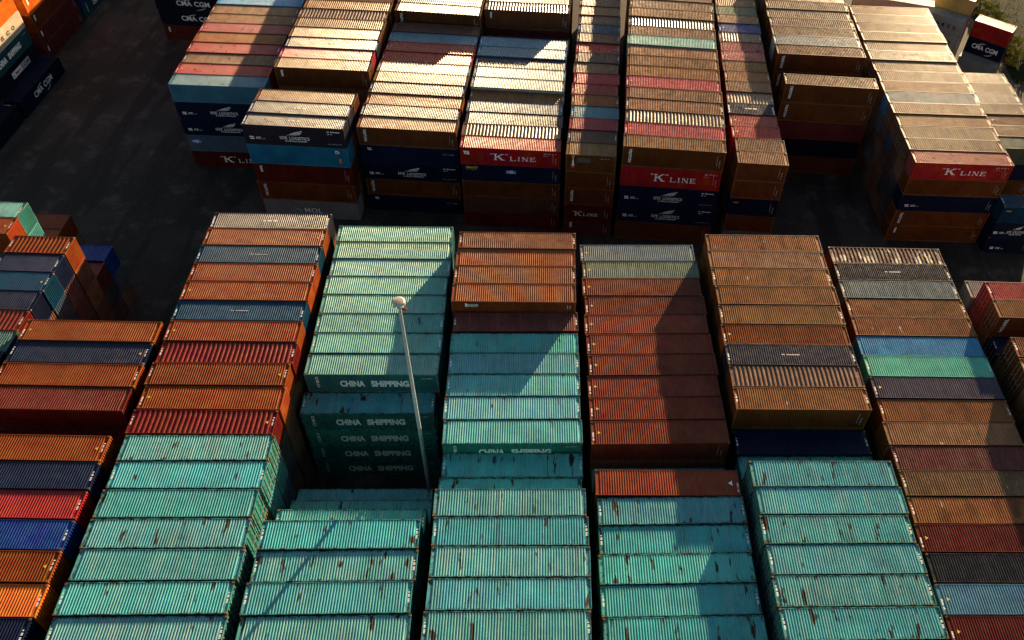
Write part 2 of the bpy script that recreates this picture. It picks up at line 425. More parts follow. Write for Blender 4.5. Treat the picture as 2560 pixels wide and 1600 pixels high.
def sg_lb(L):
    s = Sign(); s.rect(L - 1.55, 1.85, .42, .42, 'white'); s.rect(L - 1.46, 1.93, .2, .2, 'red', 0, .003); s.ticks(L - 1.1, 1.95, .4, .12, 3, seed=2); s.rect(L - 1.25, .7, .3, .5, 'orange'); s.rect(L - 1.25, .5, .2, .15, 'orange'); return s
def sg_tower(L):
    s = Sign(); s.poly([(.72, .9), (1.06, .9), (.92, 2.2), (.86, 2.2)], 'white'); s.poly([(.62, .55), (1.14, .55), (1.06, .88), (.72, .88)], 'red'); s.rect(.70, 2.2, .36, .28, 'orange')
    s.rect(1.35, 1.45, 1.6, .7, 'grey'); s.ticks(L - 1.9, 2.1, 1.1, .12, 8, 'dull', seed=7); return s
def sg_plain(L): s = Sign(); plate_lines(s, L, 11); return s
def sg_yel(L): s = Sign(); s.ticks(.5, 1.85, .75, .2, 5, 'yellow', seed=1); plate_lines(s, L, 12); return s
SIGNS = dict(china=sg_china, kline=sg_kline, klinef=lambda L: sg_kline(L, True), nyk=sg_nyk, nykflag=sg_nykflag, redflag=sg_redflag, molbox=sg_molbox, seaco=sg_seaco,
             mol=sg_mol, triton=sg_triton, tex=sg_tex, texbar=sg_texbar, cma=sg_cma, cmabox=sg_cmabox, cosco=sg_cosco, lb=sg_lb, tower=sg_tower, plain=sg_plain, yel=sg_yel)
SIGN_WORDS = dict(china='white two-word lettering', kline='white serif lettering', klinef='white flag and lettering', nyk='white wing emblem', nykflag='small white emblem at left',
                  redflag='small red emblem', molbox='blue square-letter badge', seaco='yellow wordmark', mol='faint grey lettering', triton='upright white lettering', tex='short upright lettering',
                  texbar='white label bar', cma='white arc emblem', cmabox='boxed red lettering', cosco='black spaced lettering', lb='white label at right', tower='orange and white emblem', yel='yellow label')
_sm = {}
def sign_mesh(kind, L):
    if (kind, L) not in _sm: _sm[(kind, L)] = SIGNS[kind](L).meshes()
    return _sm[(kind, L)]
# small figures painted on the flat roof end plates, and on the middle of some roofs
def roof_marks(L, variant):
    s = Sign(); r = random.Random(variant)
    if variant in (0, 1, 2):
        for sx in (-1, 1):
            if variant == 1 and sx == 1: continue
            y = -.9 + r.random() * .6
            s.ticks(sx * (L / 2 - .19) - .07, y, .14, .85, 8, 'white', True, variant + 5)
    if variant == 1: s.poly([(-L / 2 + .60, -.17), (-L / 2 + .84, -.02), (-L / 2 + .60, .13)], 'yellow')
    if variant == 2: s.poly([(L / 2 - .60, -.17), (L / 2 - .84, -.02), (L / 2 - .60, .13)], 'yellow')
    if variant == 3:
        for sx in (-1, 1): s.ticks(sx * (L / 2 - .19) - .1, -1.0, .2, 1.7, 12, 'white', True, 8)
        s.ticks(-.75, -.1, 1.5, .2, 12, 'white', seed=4)
    if variant == 4: s.poly([(L / 2 - .62, -.3), (L / 2 - .98, -.05), (L / 2 - .62, .2)], 'white'); s.ticks(L / 2 - .25, -.9, .14, .9, 8, 'white', True, 3)
    if variant == 5: s.ticks(-.85, -.06, 1.7, .14, 11, 'dull', seed=6); [s.ticks(sx * (L / 2 - .19) - .07, -.7, .14, .8, 7, 'white', True, 8) for sx in (-1, 1)]
    return s.meshes(.25)
ROOFM = {(L, v): roof_marks(L, v) for L in (L40, L20) for v in range(6)}

# ------------------------------------------------------------------ colours: code -> (albedo, words, fade, rust, bare)
COL = {
 'T': ((.030, .365, .405), 'teal', 0.45, .95, .0),   'Tp': ((.085, .380, .335), 'pale green', 0.42, .62, .0), 'TD': ((.012, .085, .105), 'dark teal', .2, .3, 0),
 'TG': ((.070, .43, .33), 'sea-green', 0.6, .1, .1), 'TL': ((.20, .46, .40), 'mint', 0.3, .25, 0), 'RC': ((.235, .070, .026), 'rusty brown', .08, .15, .03), 'GC': ((.10, .15, .20), 'worn grey-blue', .45, .4, .3), 'GN': ((.10, .15, .10), 'grey-green', 0.3, .2, 0),
 'OR': ((.190, .044, .011), 'rust-orange', 0, .12, 0), 'RB': ((.205, .046, .025), 'brick-red', 0.02, .05, .02), 'BR': ((.265, .098, .030), 'brown', 0.06, .25, .35),
 'TN': ((.235, .096, .031), 'tan', 0.24, .34, .42), 'BW': ((.13, .045, .018), 'wide-ribbed brown', .35, .3, .30), 'DR': ((.120, .014, .009), 'dark red', .05, .05, 0),
 'DW': ((.130, .013, .010), 'wide-ribbed dark red', .0, .05, 0), 'RD': ((.34, .012, .014), 'red', 0.06, .1, .05), 'PK': ((.38, .030, .050), 'pinkish red', 0.1, .1, .1),
 'PU': ((.13, .050, .042), 'purple-brown', 0.15, .25, .05), 'PR': ((.14, .024, .022), 'maroon', .15, .1, .0), 'NV': ((.008, .015, .050), 'navy', 0.0, .1, 0),
 'NB': ((.016, .017, .030), 'black-blue', 0.06, .35, .15), 'SL': ((.032, .030, .048), 'slate', 0.0, .1, 0), 'DB': ((.008, .055, .130), 'steel-blue', 0.0, .12, 0),
 'GB': ((.10, .15, .20), 'grey-blue', 0.4, .3, .15), 'LB': ((.07, .20, .29), 'light blue', 0.22, .15, .05), 'CB': ((.020, .26, .52), 'bright blue', 0.2, .1, .22),
 'BL': ((.006, .040, .24), 'royal blue', .05, .1, 0), 'NP': ((.055, .045, .075), 'purple-navy', 0.1, .1, 0), 'GY': ((.20, .20, .21), 'grey', .2, .2, 0),
 'LG': ((.21, .245, .255), 'whitish grey', 0.5, .2, .1), 'WR': ((.080, .014, .012), 'rust-spotted maroon', .1, .3, 1.0), 'BM': ((.16, .068, .028), 'mottled brown', 0.5, .9, .5),
 'CR': ((.62, .56, .42), 'cream', .2, .1, 0), 'WH': ((.74, .72, .66), 'white', .1, .12, 0), 'YL': ((.40, .29, .10), 'ochre', .2, .2, 0),
 'OL': ((.58, .125, .012), 'orange', .1, .1, 0), 'PS': ((.36, .06, .07), 'stained pink', 0.12, .75, .1), 'ND': ((.008, .012, .030), 'dark navy', 0, .1, 0), 'RO': ((.36, .016, .016), 'red-orange', 0.1, .15, .1),
}

# ------------------------------------------------------------------ one container, and its copies
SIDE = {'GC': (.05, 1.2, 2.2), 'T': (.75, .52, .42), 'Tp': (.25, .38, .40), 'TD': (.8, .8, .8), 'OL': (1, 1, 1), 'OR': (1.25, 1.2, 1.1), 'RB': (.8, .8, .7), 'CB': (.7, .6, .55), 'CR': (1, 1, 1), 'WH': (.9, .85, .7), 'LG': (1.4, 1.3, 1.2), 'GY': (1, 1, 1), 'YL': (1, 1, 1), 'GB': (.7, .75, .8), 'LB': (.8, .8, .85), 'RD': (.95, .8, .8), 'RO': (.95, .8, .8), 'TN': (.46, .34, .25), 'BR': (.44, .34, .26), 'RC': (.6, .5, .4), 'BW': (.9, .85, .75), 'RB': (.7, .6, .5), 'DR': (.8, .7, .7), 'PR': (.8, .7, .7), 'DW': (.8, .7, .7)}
GLOSS = {'SL': .38, 'DB': .0, 'NV': .03, 'OR': .03, 'RB': .03, 'BR': .06, 'NB': .05, 'BW': .38, 'TN': .10, 'LB': .3, 'LG': .3, 'NV': .12, 'PK': .25, 'RD': .25, 'CB': .3, 'BM': .4, 'RO': .3, 'TL': .4, 'Tp': .25, 'T': .22}
GROUP = 'shipping containers stacked in the yard'
NCONT = 0
def part(name, me, root, col=None, wear=None, rotz=0, loc=(0, 0, 0), z=None):
    o = bpy.data.objects.new(name, me); C.objects.link(o); o.parent = root
    o.location = loc; o.rotation_euler = (0, 0, rotz)
    if col: o.color = (*col, 1)
    if wear:
        o['fade'], o['rust'], o['bare'] = wear[:3]
        o['gloss'] = wear[3] if len(wear) > 3 else .1
    return o
def container(pos, rotz, Lk, code, label, hgt=H, sign=None, marks=None, doors=None, wide=None, rib=None):
    """root Empty at the middle of the base; children frame, roof, side_wall x2, end_wall / door, lettering"""
    global NCONT; NCONT += 1
    L = L40 if Lk == 40 else L20
    n = len(label.split()); assert 4 <= n <= 16, (n, label)
    base, _, fd, ru, ba = COL[code]
    r = RND
    k = 1 + (r.random() - .5) * .34
    col = tuple(max(.004, c * k * (1 + (r.random() - .5) * .16)) for c in base)
    jit = lambda v: min(1.0, max(0.0, v * (.55 + .9 * r.random())))
    wear = (jit(fd), jit(ru), jit(ba), GLOSS.get(code, .08) * (.6 + .8 * r.random()))
    root = bpy.data.objects.new('shipping_container', None); C.objects.link(root)
    root.empty_display_size = .5
    root.location = pos; root.rotation_euler = (0, 0, rotz); root.scale = (1, 1, hgt / H)
    root['label'] = label; root['category'] = 'shipping container'; root['group'] = GROUP
    S = SH[Lk]
    w_side = (wear[0] * .08, wear[1] * .4, 0.0)
    roofc = col                                   # roofs sun-bleached; wall tint also deepened to paint in the shade on the sides
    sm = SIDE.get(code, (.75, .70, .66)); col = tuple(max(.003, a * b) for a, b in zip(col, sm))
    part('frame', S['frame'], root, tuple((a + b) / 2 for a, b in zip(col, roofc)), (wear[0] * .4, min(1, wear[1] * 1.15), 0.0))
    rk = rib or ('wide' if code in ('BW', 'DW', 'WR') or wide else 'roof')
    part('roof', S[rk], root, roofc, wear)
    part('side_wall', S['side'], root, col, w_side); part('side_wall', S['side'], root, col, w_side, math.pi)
    for e, rz in (('R', 0), ('L', math.pi)):
        if doors == e:
            for nm in ('doorA', 'doorB'):
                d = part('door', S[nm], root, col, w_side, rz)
                for rd in (S['rods'][:2] if nm == 'doorA' else S['rods'][2:]):
                    b = bpy.data.objects.new('locking_bar', rd); C.objects.link(b); b.parent = d
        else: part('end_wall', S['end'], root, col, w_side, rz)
    if sign:
        for i, me in enumerate(sign_mesh(sign, L)):
            o = part('lettering' if i == 0 else 'data_marking', me, root); o.rotation_euler = (R(90), 0, 0); o.location = (-L / 2, -W / 2 - .004, 0)
    if marks is not None:
        for me in ROOFM[(L, marks)]: part('roof_marking', me, root, loc=(0, 0, H - .006 if marks not in (3, 5) else H - .004))
    return root

# ------------------------------------------------------------------ lower containers: one mass under the visible ones
LOWV, LOWF, LOWC = [], [], []
def low_box(cx, cy, cz, th, L, hgt, col):
    """plain far-down container: ribbed ends, flat sides, shallow roof, inset frame"""
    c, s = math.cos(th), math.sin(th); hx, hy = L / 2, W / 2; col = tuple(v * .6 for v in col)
    def add(pts):
        i = len(LOWV)
        for x, y, z in pts: LOWV.append((cx + x * c - y * s, cy + x * s + y * c, cz + z))
        LOWF.append(list(range(i, i + len(pts)))); LOWC.append(col)
    t = hgt - .012
    add([(-hx, -hy, t - .03), (hx, -hy, t - .03), (hx, hy, t - .03), (-hx, hy, t - .03)])
    add([(-hx, -hy, .02), (hx, -hy, .02), (hx, -hy, t), (-hx, -hy, t)]); add([(hx, hy, .02), (-hx, hy, .02), (-hx, hy, t), (hx, hy, t)])
    for sx in (1, -1):
        pr = profile(-hy, hy, .3, .14, .05, 0, .05)
        for (ya, a), (yb, b) in zip(pr, pr[1:]):
            q = [(sx * (hx - .05 + a), ya, .02), (sx * (hx - .05 + b), yb, .02), (sx * (hx - .05 + b), yb, t), (sx * (hx - .05 + a), ya, t)]
            add(q if sx > 0 else q[::-1])
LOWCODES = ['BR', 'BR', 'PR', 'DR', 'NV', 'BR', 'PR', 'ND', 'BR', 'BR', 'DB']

ORD = ['first', 'second', 'third', 'fourth', 'fifth', 'sixth', 'seventh', 'eighth', 'ninth', 'tenth', 'eleventh', 'twelfth', 'thirteenth', 'fourteenth', 'fifteenth',
       'sixteenth', 'seventeenth', 'eighteenth', 'nineteenth', 'twentieth', 'twenty-first', 'twenty-second', 'twenty-third', 'twenty-fourth']

# segment: x, y, top z, angle, row pitch  (back-left roof corner of its first container), from the survey of the photograph
SEG = {
'F0a':(-65.1,67.9,14.18,2.0,2.562), 'F0b':(-58.02,62.94,14.18,2.01,2.562),
'F1a':(-50.87,51.49,14.67,2.75,2.568), 'F1b':(-50.29,38.82,14.65,2.72,2.569),
'A1':(-38.93,67.84,14.53,3.44,2.560), 'A2':(-37.08,39.60,14.63,3.83,2.578),
'B1':(-26.02,68.38,13.05,3.84,2.551), 'B2':(-24.98,47.93,10.54,4.23,2.548), 'B3':(-23.59,32.61,14.47,4.29,2.554), 'B3c':(-23.74,35.24,11.58,3.65,2.551),
'B3b':(-23.96,37.84,8.49,3.88,2.551), 'B3a':(-24.43,40.46,5.93,3.85,2.551),
'C1':(-12.93,66.90,14.50,3.80,2.523), 'C2':(-12.23,56.75,13.14,4.38,2.544), 'C3':(-12.04,54.06,13.08,4.16,2.533), 'C4':(-11.12,41.42,11.6,3.99,2.46), 'P3':(-10.59,36.28,14.53,3.69,2.545),
'D1':(-0.07,67.67,12.95,4.52,2.545), 'D2':(2.18,39.79,13.05,3.58,2.550), 'D3':(2.43,37.13,12.96,4.27,2.529), 'D1b':(2.0,42.15,9.6,3.6,2.5),
'E1':(13.10,68.62,14.63,3.60,2.551), 'E2':(14.79,45.60,11.60,3.84,2.45), 'E3':(15.0,43.2,11.1,3.84,2.45), 'E4':(15.26,40.70,14.36,3.83,2.548),
'G':(26.81,69.56,12.97,3.28,2.555),
'H0':(41.35,66.85,11.60,1.9,2.53), 'H1':(41.72,64.26,14.17,1.90,2.547), 'Hn':(41.9,59.1,11.50,1.2,2.5), 'H2':(42.06,56.44,14.48,0.23,2.61),
'J0':(-69.45,127.35,13.0,-1.5,2.55),
'J1':(-54.44,113.56,13.05,1.88,2.594), 'J2':(-41.01,111.14,14.57,1.09,2.563), 'J2b':(-41.0,95.65,8.4,.9,2.25), 'N':(-41.18,91.14,14.39,0.47,2.543),
'J3a':(-28.17,114.29,14.57,-0.96,2.550), 'J3':(-28.17,111.13,13.20,0.03,2.524),
'J4a':(-15.64,116.20,14.49,0.82,2.548), 'J4g':(-15.6,113.6,10.6,.5,2.3), 'J4':(-15.59,108.96,12.99,0.09,2.527), 'J4b':(-15.5,96.32,12.55,.6,2.4), 'J4c':(-15.48,93.92,12.65,0.80,2.540),
'J5':(-2.27,118.95,13.09,-0.12,2.565), 'J6':(4.97,116.50,14.68,-1.05,2.572),
'J7':(18.08,121.63,12.95,-0.39,2.545), 'J7f':(18.00,87.66,13.58,-0.25,2.543),
'J8':(25.19,121.84,14.24,0.78,2.520), 'J8b':(25.60,101.58,14.44,-0.47,2.553),
'J9':(38.52,124.28,12.89,2.20,2.585), 'J10':(53.25,111.0,10.36,2.0,2.56), 'JR':(52.45,86.7,7.9,2.0,2.5),
}
SHORT = {'F0a', 'F0b', 'J5', 'J7', 'J7f', 'J10', 'JR'}
# column: phrase, counted-from end, list of (segment, first row index, row codes, tiers, front-face tiers [(code, sign)...])
# a row code may carry a sign after '/', e.g. the sign on the near long side of that container
COLS = [
 ('short left-edge row behind', 'near', [('F0a', -2, '- - T OR', 5, None)]),
 ('short left-edge row', 'far', [('F0b', -2, '-BL@8.2 -PR@8.0 OR*w NV DB NV DR*w TD NV', 5, None)]),
 ('leftmost near row', 'far', [('F1a', 0, 'OR NV OR DR', 5, None), ('F1b', -1, '-DR@11.6 OR NV RD BL OR OL NV', 5, None)]),
 ('second near row from left', 'far', [('A1', 0, 'SL*3 OR DB*5 OR OR DB*5 OR DW OR OR DW', 5, None), ('A2', 0, 'T T T T T T T', 5, None)]),
 ('third near row from left', 'far', [('B1', 0, 'Tp Tp Tp Tp Tp Tp Tp Tp/china', 5, None), ('B2', 0, 'T/china', 4, ['T/china', 'T/china', 'T/china']),
      ('B3a', 0, 'T', 2, None), ('B3b', 0, 'T', 3, None), ('B3c', 0, 'T', 4, None), ('B3', 0, 'T T T T T', 5, None)]),
 ('fourth near row from left', 'far', [('C1', 0, 'RC RC RC RC/texbar', 5, None), ('C2', 0, 'PR/texbar', 5, None), ('C3', 0, 'T T T T T/china', 5, None), ('C4', 0, 'T T', 5, None), ('P3', 0, 'T T T T T', 5, None)]),
 ('fifth near row from left', 'far', [('D1', 0, 'GB GN RB RB RB RB RB RB RB RB/plain', 5, None), ('D1b', 0, 'T', 4, None), ('D2', 0, 'RB', 5, None), ('D3', 0, 'T T T T T', 5, None)]),
 ('sixth near row from left', 'far', [('E1', 0, 'BR TN BR BR BR OR SL*5 BW BR/plain', 5, None), ('E2', 0, 'NV', 4, None), ('E3', 0, 'T', 4, None), ('E4', 0, 'T T T T T T', 5, None)]),
 ('seventh near row from left', 'far', [('G', 0, 'WR NB*5 GB BR BR CB TG NP BR TN PR TN BR DR NB LB DR', 5, None)]),
 ('rightmost near row', 'far', [('H0', 0, 'GY', 4, None), ('H1', 0, 'RO BR/triton', 5, None), ('Hn', 0, 'NV', 4, None), ('H2', 0, 'BR BR', 5, None)]),
 ('navy-fronted row at top left', 'near', [('J0', 0, 'NV', 5, ['ND', 'ND/cma', 'ND/cma', 'PR/tex'])]),
 ('leftmost far row', 'near', [('J1', -1, 'CB TN TN PK BR RD TN RD LB', 5, ['NV/nyk', 'NV/nyk', 'GB/molbox', 'DR/kline'])]),
 ('second far row from left', 'near', [('J2', -1, 'TN BW TN TN SL*3 PK TN/tex', 5, None), ('J2b', 0, 'DR DR', 3, None), ('N', 0, 'TN SL*3 SL*3/nyk', 5, ['CB/lb', 'DR/tex', 'BR/triton', 'GY/mol'])]),
 ('third far row from left', 'near', [('J3a', -1, 'TN TN/triton', 5, None), ('J3', 0, 'PU LB RD RD LG TN NP OR SL*3 TN/triton', 5, ['NV/redflag', 'NV/nyk', 'BR/triton', 'NV/redflag'])]),
 ('fourth far row from left', 'near', [('J4a', -1, 'TN BW/tex', 5, ['PR']), ('J4g', 0, 'PR PR', 4, None), ('J4', 0, 'LB LB NV*3 LG LG', 5, None), ('J4b', 0, 'BR', 5, None), ('J4c', 0, 'GB SL BW RD/klinef', 5, ['NV/seaco', 'BR/plain', 'PU/plain', 'DR/plain'])]),
 ('fifth far row from left', 'near', [('J5', -1, 'PU TN PU DB PU RD PU TN RD RD BR LB PK PU TN/tower', 5, ['BR/plain', 'BR/triton', 'DR/kline', 'PR/tex'])]),
 ('sixth far row from left', 'near', [('J6', -1, 'TN TN BW TN TL TN BR BR PK TN TN BW PK TN/triton', 5, ['RD/kline', 'NV/nyk', 'NV/nyk', 'BR/plain'])]),
 ('seventh far row from left', 'near', [('J7', -1, 'TN GN TN BL BW PS PK BR BR TN BW NV*3 RD RD', 5, None), ('J7f', 0, 'TN TN/plain', 5, ['BR/plain', 'NV/yel', 'BR', 'GB/molbox'])]),
 ('eighth far row from left', 'near', [('J8', 0, 'TN TN TN TN LG TN/triton', 5, ['BR/triton', 'PR']), ('J8b', 0, 'TN/triton', 5, ['BR/triton', 'PR', 'ND', 'BR'])]),
 ('ninth far row from left', 'near', [('J9', 0, 'BR TN TN TN TN BM TN TN BR GC TN BR TN TN RO/kline', 5, ['BR/plain', 'NV/nykflag', 'BR/triton', 'BR/tex'])]),
 ('tenth far row from left', 'near', [('J10', 0, 'BM TN BM TN OR TN GN', 4, ['NV', 'BR/triton']), ('JR', 0, 'DB/yel', 3, ['NV/nyk', 'NV/nykflag'])]),
]
DOORS = {'A2': 'R', 'H1': 'L', 'H2': 'L', 'H0': 'L', 'Hn': 'L', 'E4': 'L', 'J9': 'L'}

def place(seg, k, hgt, top):
    x, y, z, a, rp = SEG[seg]; th = R(a); Lk = 20 if seg in SHORT else 40; L = L20 if Lk == 20 else L40
    c, s = math.cos(th), math.sin(th)
    jx, jy = (RND.random() - .5) * .20, (RND.random() - .5) * .05
    u, v = L / 2 + jx, -(rp * k + rp / 2) + jy
    return (x + u * c - v * s, y + u * s + v * c, top - hgt), th + (RND.random() - .5) * R(.34), Lk, L

for phrase, frm, segs in COLS:
    tops = []
    for seg, k0, codes, tiers, front in segs:
        for i, cd in enumerate(codes.split()):
            tops.append((seg, k0 + i, cd, tiers, front if i == len(codes.split()) - 1 else None))
    live = [t for t in tops if not t[2].startswith('-')]
    words = [COL[t[2].split('/')[0].split('*')[0].split('@')[0]][1] for t in live]
    idx = 0
    for seg, k, cd, tiers, front in tops:
        top = SEG[seg][2]
        if cd.startswith('-'):
            # a lower stack set between the tall ones
            if cd == '-': top = 7.9; tiers = 3; body = 'RB'
            else: body, t = cd[1:].split('@'); top = float(t); tiers = 4 if top > 9 else 3
            hgt = top / tiers
            pos, th, Lk, L = place(seg, k, hgt, top)
            lab = f"{COL[body][1]} container in deep shade, lower than its neighbours, {phrase}" if seg != 'F0b' else f"{COL[body][1]} container in deep shade on the low stack, {phrase}" if cd != '-' else f"shaded {COL[body][1]} container on a low stack, {ORD[-k - 1]} behind {phrase[:-7]}"
            container(pos, th, Lk, body, lab, hgt)
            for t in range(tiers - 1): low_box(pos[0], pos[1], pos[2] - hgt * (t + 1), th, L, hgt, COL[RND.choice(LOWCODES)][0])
            continue
        cd, _, sign = cd.partition('/'); cd, _, mk = cd.partition('*')
        top += (RND.random() - .5) * .12; hgt = top / tiers
        pos, th, Lk, L = place(seg, k, hgt, top)
        idx += 1
        w = COL[cd][1]; N = len(live)
        pos_ord = ORD[idx - 1] if frm == 'far' else ORD[N - idx]
        if words.count(w) == 1: lab = f"{w} container, the only {w} roof in the {phrase}"
        else: lab = f"{w} container roof, {pos_ord} from {frm} end of {phrase}"
        if len(lab.split()) > 16: lab = f"{w} container, {pos_ord} from {frm} end of {phrase}"
        wide = None; marks = None
        if mk == 'w': wide = True; marks = 0
        elif mk: marks = int(mk)
        elif cd in ('OR', 'DW', 'DR', 'NV', 'DB', 'RD', 'BL', 'NP', 'OL'): marks = RND.choice((0, 1, 2))
        elif cd in ('T', 'Tp', 'RB', 'PU', 'PK', 'GB', 'LB', 'LG'): marks = RND.choice((0, 0, 1, None)) if cd not in ('T', 'Tp') else RND.choice((0, None))
        elif RND.random() < .45: marks = 0
        if seg == 'D2': marks = 4
        if seg == 'D1': marks = 1
        rib = None
        if wide is None and cd in ('BR', 'TN', 'PU') and RND.random() < (.7 if seg in ('J8', 'J9', 'J10') else .2) and seg[0] == 'J': rib = 'mid'
        container(pos, th, Lk, cd, lab, hgt, sign or None, marks, DOORS.get(seg), wide, rib)
        nf = 0
        if front:
            for t, fc in enumerate(front):
                fcode, _, fs = fc.partition('/')
                p2 = (pos[0] + (RND.random() - .5) * .12, pos[1] + (RND.random() - .5) * .08, pos[2] - hgt * (t + 1))
                mark = (' with ' + SIGN_WORDS[fs]) if fs in SIGN_WORDS else ' with plain side'
                nth = 'bottom' if t + 2 == tiers else ORD[t + 1] + ' from top'
                where = f"near end of {phrase}"
                if seg == 'J8b': where = 'lone stack before eighth far row'
                elif seg == 'J8': where = 'near face of eighth far row'
                elif seg in ('B2',): where = 'stack behind the lamp post'
                elif seg == 'J4a': where = 'far part of fourth far row'
                elif seg == 'JR': where = 'blue-topped stack at right edge'
                elif seg == 'J0': where = 'stack at top left'
                lab = f"{COL[fcode][1]} container{mark}, {nth}, {where}"
                if len(lab.split()) > 16: lab = f"{COL[fcode][1]} container, {nth}, {where}"
                container(p2, th, Lk, fcode, lab, hgt, fs or None)
                nf += 1
        for t in range(nf, tiers - 1):
            lc = cd if RND.random() < .35 else RND.choice(LOWCODES)
            if cd in ('T', 'Tp') and RND.random() < .7: lc = 'T'
            cc = COL[lc][0]
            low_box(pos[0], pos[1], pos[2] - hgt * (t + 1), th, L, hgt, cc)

# stacks just outside the frame that carry the same blocks on (they throw the shadows the photo shows)
def off_rows(seg, ks, tiers=5):
    for k in ks:
        top = SEG[seg][2]; hgt = top / tiers
        pos, th, Lk, L = place(seg, k, hgt, top)
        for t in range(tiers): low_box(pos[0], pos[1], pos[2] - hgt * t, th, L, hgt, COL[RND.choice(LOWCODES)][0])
for seg, ks in (('J1', range(-14, -1)), ('J2', range(-14, -1)), ('J3a', range(-8, -1)), ('J4a', range(-7, -1)), ('J5', range(-7, -1)), ('J6', range(-7, -1)), ('J7', range(-6, -1)),
                ('J8', (-1, -2, -3, -4)), ('J0', range(-26, 0)), ('H2', range(2, 13)), ('E4', (6, 7, 8)), ('P3', (5, 6)), ('D3', (5, 6)), ('A2', (7, 8)), ('B3', (5, 6)), ('G', (17,))):
    off_rows(seg, ks)

# --- stacks turned the other way at the top left: their long sides face the yard lane
def turned(x_face, y0, tiers, hgt, Lk, codes, words, base=0):
    L = L40 if Lk == 40 else L20
    for t, cd in enumerate(codes):
        cd, _, sg = cd.partition('/')
        pos = (x_face - W / 2 + (RND.random() - .5) * .06, y0 + L / 2 + (RND.random() - .5) * .1, base + hgt * t)
        if words[t] is None: low_box(*pos, R(90), L, hgt, COL[cd][0])
        else: container(pos, R(90), Lk, cd, words[t], hgt, sg or None, 0 if sg not in ('cma', 'cmabox') else None)
turned(-81.2, 101.5, 1, 2.75, 40, ['ND/cma'], ['lone navy container with arc emblem lying on the ground at left edge'])
turned(-81.3, 88.6, 1, 2.75, 40, ['ND'], ['plain dark navy container on the ground at left frame edge'])
turned(-83.85, 101.1, 5, 2.6, 40, ['NV', 'ND/cmabox', 'TD/china', 'CR/cosco', 'OL'],
       [None, 'navy container with boxed red lettering behind the lone navy one', 'teal container with white lettering, between cream and navy, top left corner',
        'cream container with black spaced letters in the top left corner', 'sunlit orange container on top of the cream one, top left corner'])
turned(-84.6, 116.2, 5, 2.6, 40, ['PR/tex', 'PR/tex', 'RB/tex', 'OL/tex', 'OL/tex'],
       ['shaded maroon container at the foot of the turned stack, top left', 'maroon container second from ground in the orange-topped turned stack, top left',
        'brick-red container, middle tier of the orange-topped turned stack, top left', 'orange container fourth from ground, top left turned stack', 'orange container topmost of the turned stack beside the dark gap'])
turned(-84.6, 129.6, 5, 2.6, 40, ['TD/china', 'BL', 'DR', 'PR', 'BR'], ['teal container with faint lettering on ground, far end of lane, top left', 'blue container above the teal one at far end of lane', None, None, None])
for x, y in ((-86.5, 101.1), (-86.5, 88.0), (-89.1, 101.1), (-87.2, 116.2)):
    for t in range(5): low_box(x, y + L40 / 2, t * 2.6, R(90), L40, 2.6, COL[RND.choice(LOWCODES)][0])

# --- stacks at the top right, turned to the grass verge
def corner(flx, fly, a, Lk, codes, labels, hgt):
    L = L40 if Lk == 40 else L20; th = R(a); c, s = math.cos(th), math.sin(th)
    for t, cd in enumerate(codes):
        cd, _, sg = cd.partition('/'); u, v = L / 2, W / 2
        pos = (flx + u * c - v * s, fly + u * s + v * c, hgt * t)
        if labels[t] is None: low_box(*pos, th, L, hgt, COL[cd][0])
        else: container(pos, th, Lk, cd, labels[t], hgt, sg or None)
corner(61.4, 130.7, -33.7, 20, ['BR', 'NV/cma', 'RO'], [None, 'short navy container with arc emblem under the red one, top right', 'short red container on top of the navy one by the grass'], 2.73)
corner(60.45, 129.2, -33.0, 20, ['GY'], ['short grey container on the ground before the navy one, top right'], 2.6)
bpy.context.view_layer.update()
corner(54.6, 133.5, -31.0, 20, ['GY', 'LG/cosco', 'LG/cosco'], [None, 'lower pale container with black letters, beside the tan row, top right', 'pale container with black letters under the ochre one, top right'], 2.6)
corner(55.9, 135.7, -31.0, 20, ['GY', 'GY', 'GY', 'YL'], [None, None, None, 'ochre container topmost behind the pale lettered ones, top right'], 2.6)
corner(42.0, 132.6, -12.0, 40, ['GY', 'GY', 'GY', 'WH'], [None, None, None, 'bright white container behind the far end of the ninth far row'], 2.6)
corner(42.6, 135.15, -12.0, 40, ['GY', 'GY', 'GY', 'WH'], [None, None, None, 'second bright white container, farther behind the ninth far row'], 2.6)

me = bpy.data.meshes.new('lower_containers'); me.from_pydata(LOWV, [], LOWF)
ca = me.color_attributes.new('paint', 'FLOAT_COLOR', 'CORNER')
buf = []
for f, c in zip(LOWF, LOWC): buf += [*c, 1.0] * len(f)
ca.data.foreach_set('color', buf); me.materials.append(M_LOW); me.update()
lo = bpy.data.objects.new('lower_containers', me); C.objects.link(lo)
lo['label'] = 'mass of lower stacked containers hidden beneath the top tiers'; lo['category'] = 'shipping containers'; lo['kind'] = 'stuff'

# ------------------------------------------------------------------ lamp post
def emp(name, loc, label, cat, group=None):
    o = bpy.data.objects.new(name, None); C.objects.link(o); o.location = loc; o['label'] = label; o['category'] = cat
    if group: o['group'] = group
    return o
lp = emp('lamp_post', (-13.3, 43.2, 0), 'tall grey lamp post with round head rising among teal containers', 'lamp post')
b = MB(); b.box(-.45, .45, -.45, .45, 0, .7); part('base', b.mesh('base', [M_CONC]), lp)
b = MB(); b.tube((0, 0, .7), (0, 0, 28.9), .215, .12, 12); b.tube((0, 0, .7), (0, 0, .76), .32, .32, 12); part('pole', b.mesh('pole', [M_GALV], False), lp)
b = MB(); b.lathe([(.30, 28.80), (.43, 28.84), (.48, 28.95), (.46, 29.05), (.39, 29.09)], 28); hd = part('lamp_head', b.mesh('rim', [M_HEADRIM], True), lp)
b = MB(); b.lathe([(.395, 29.086), (.3, 29.10), (.0, 29.11)], 28); b.lathe([(.0, 28.81), (.30, 28.80)], 28)
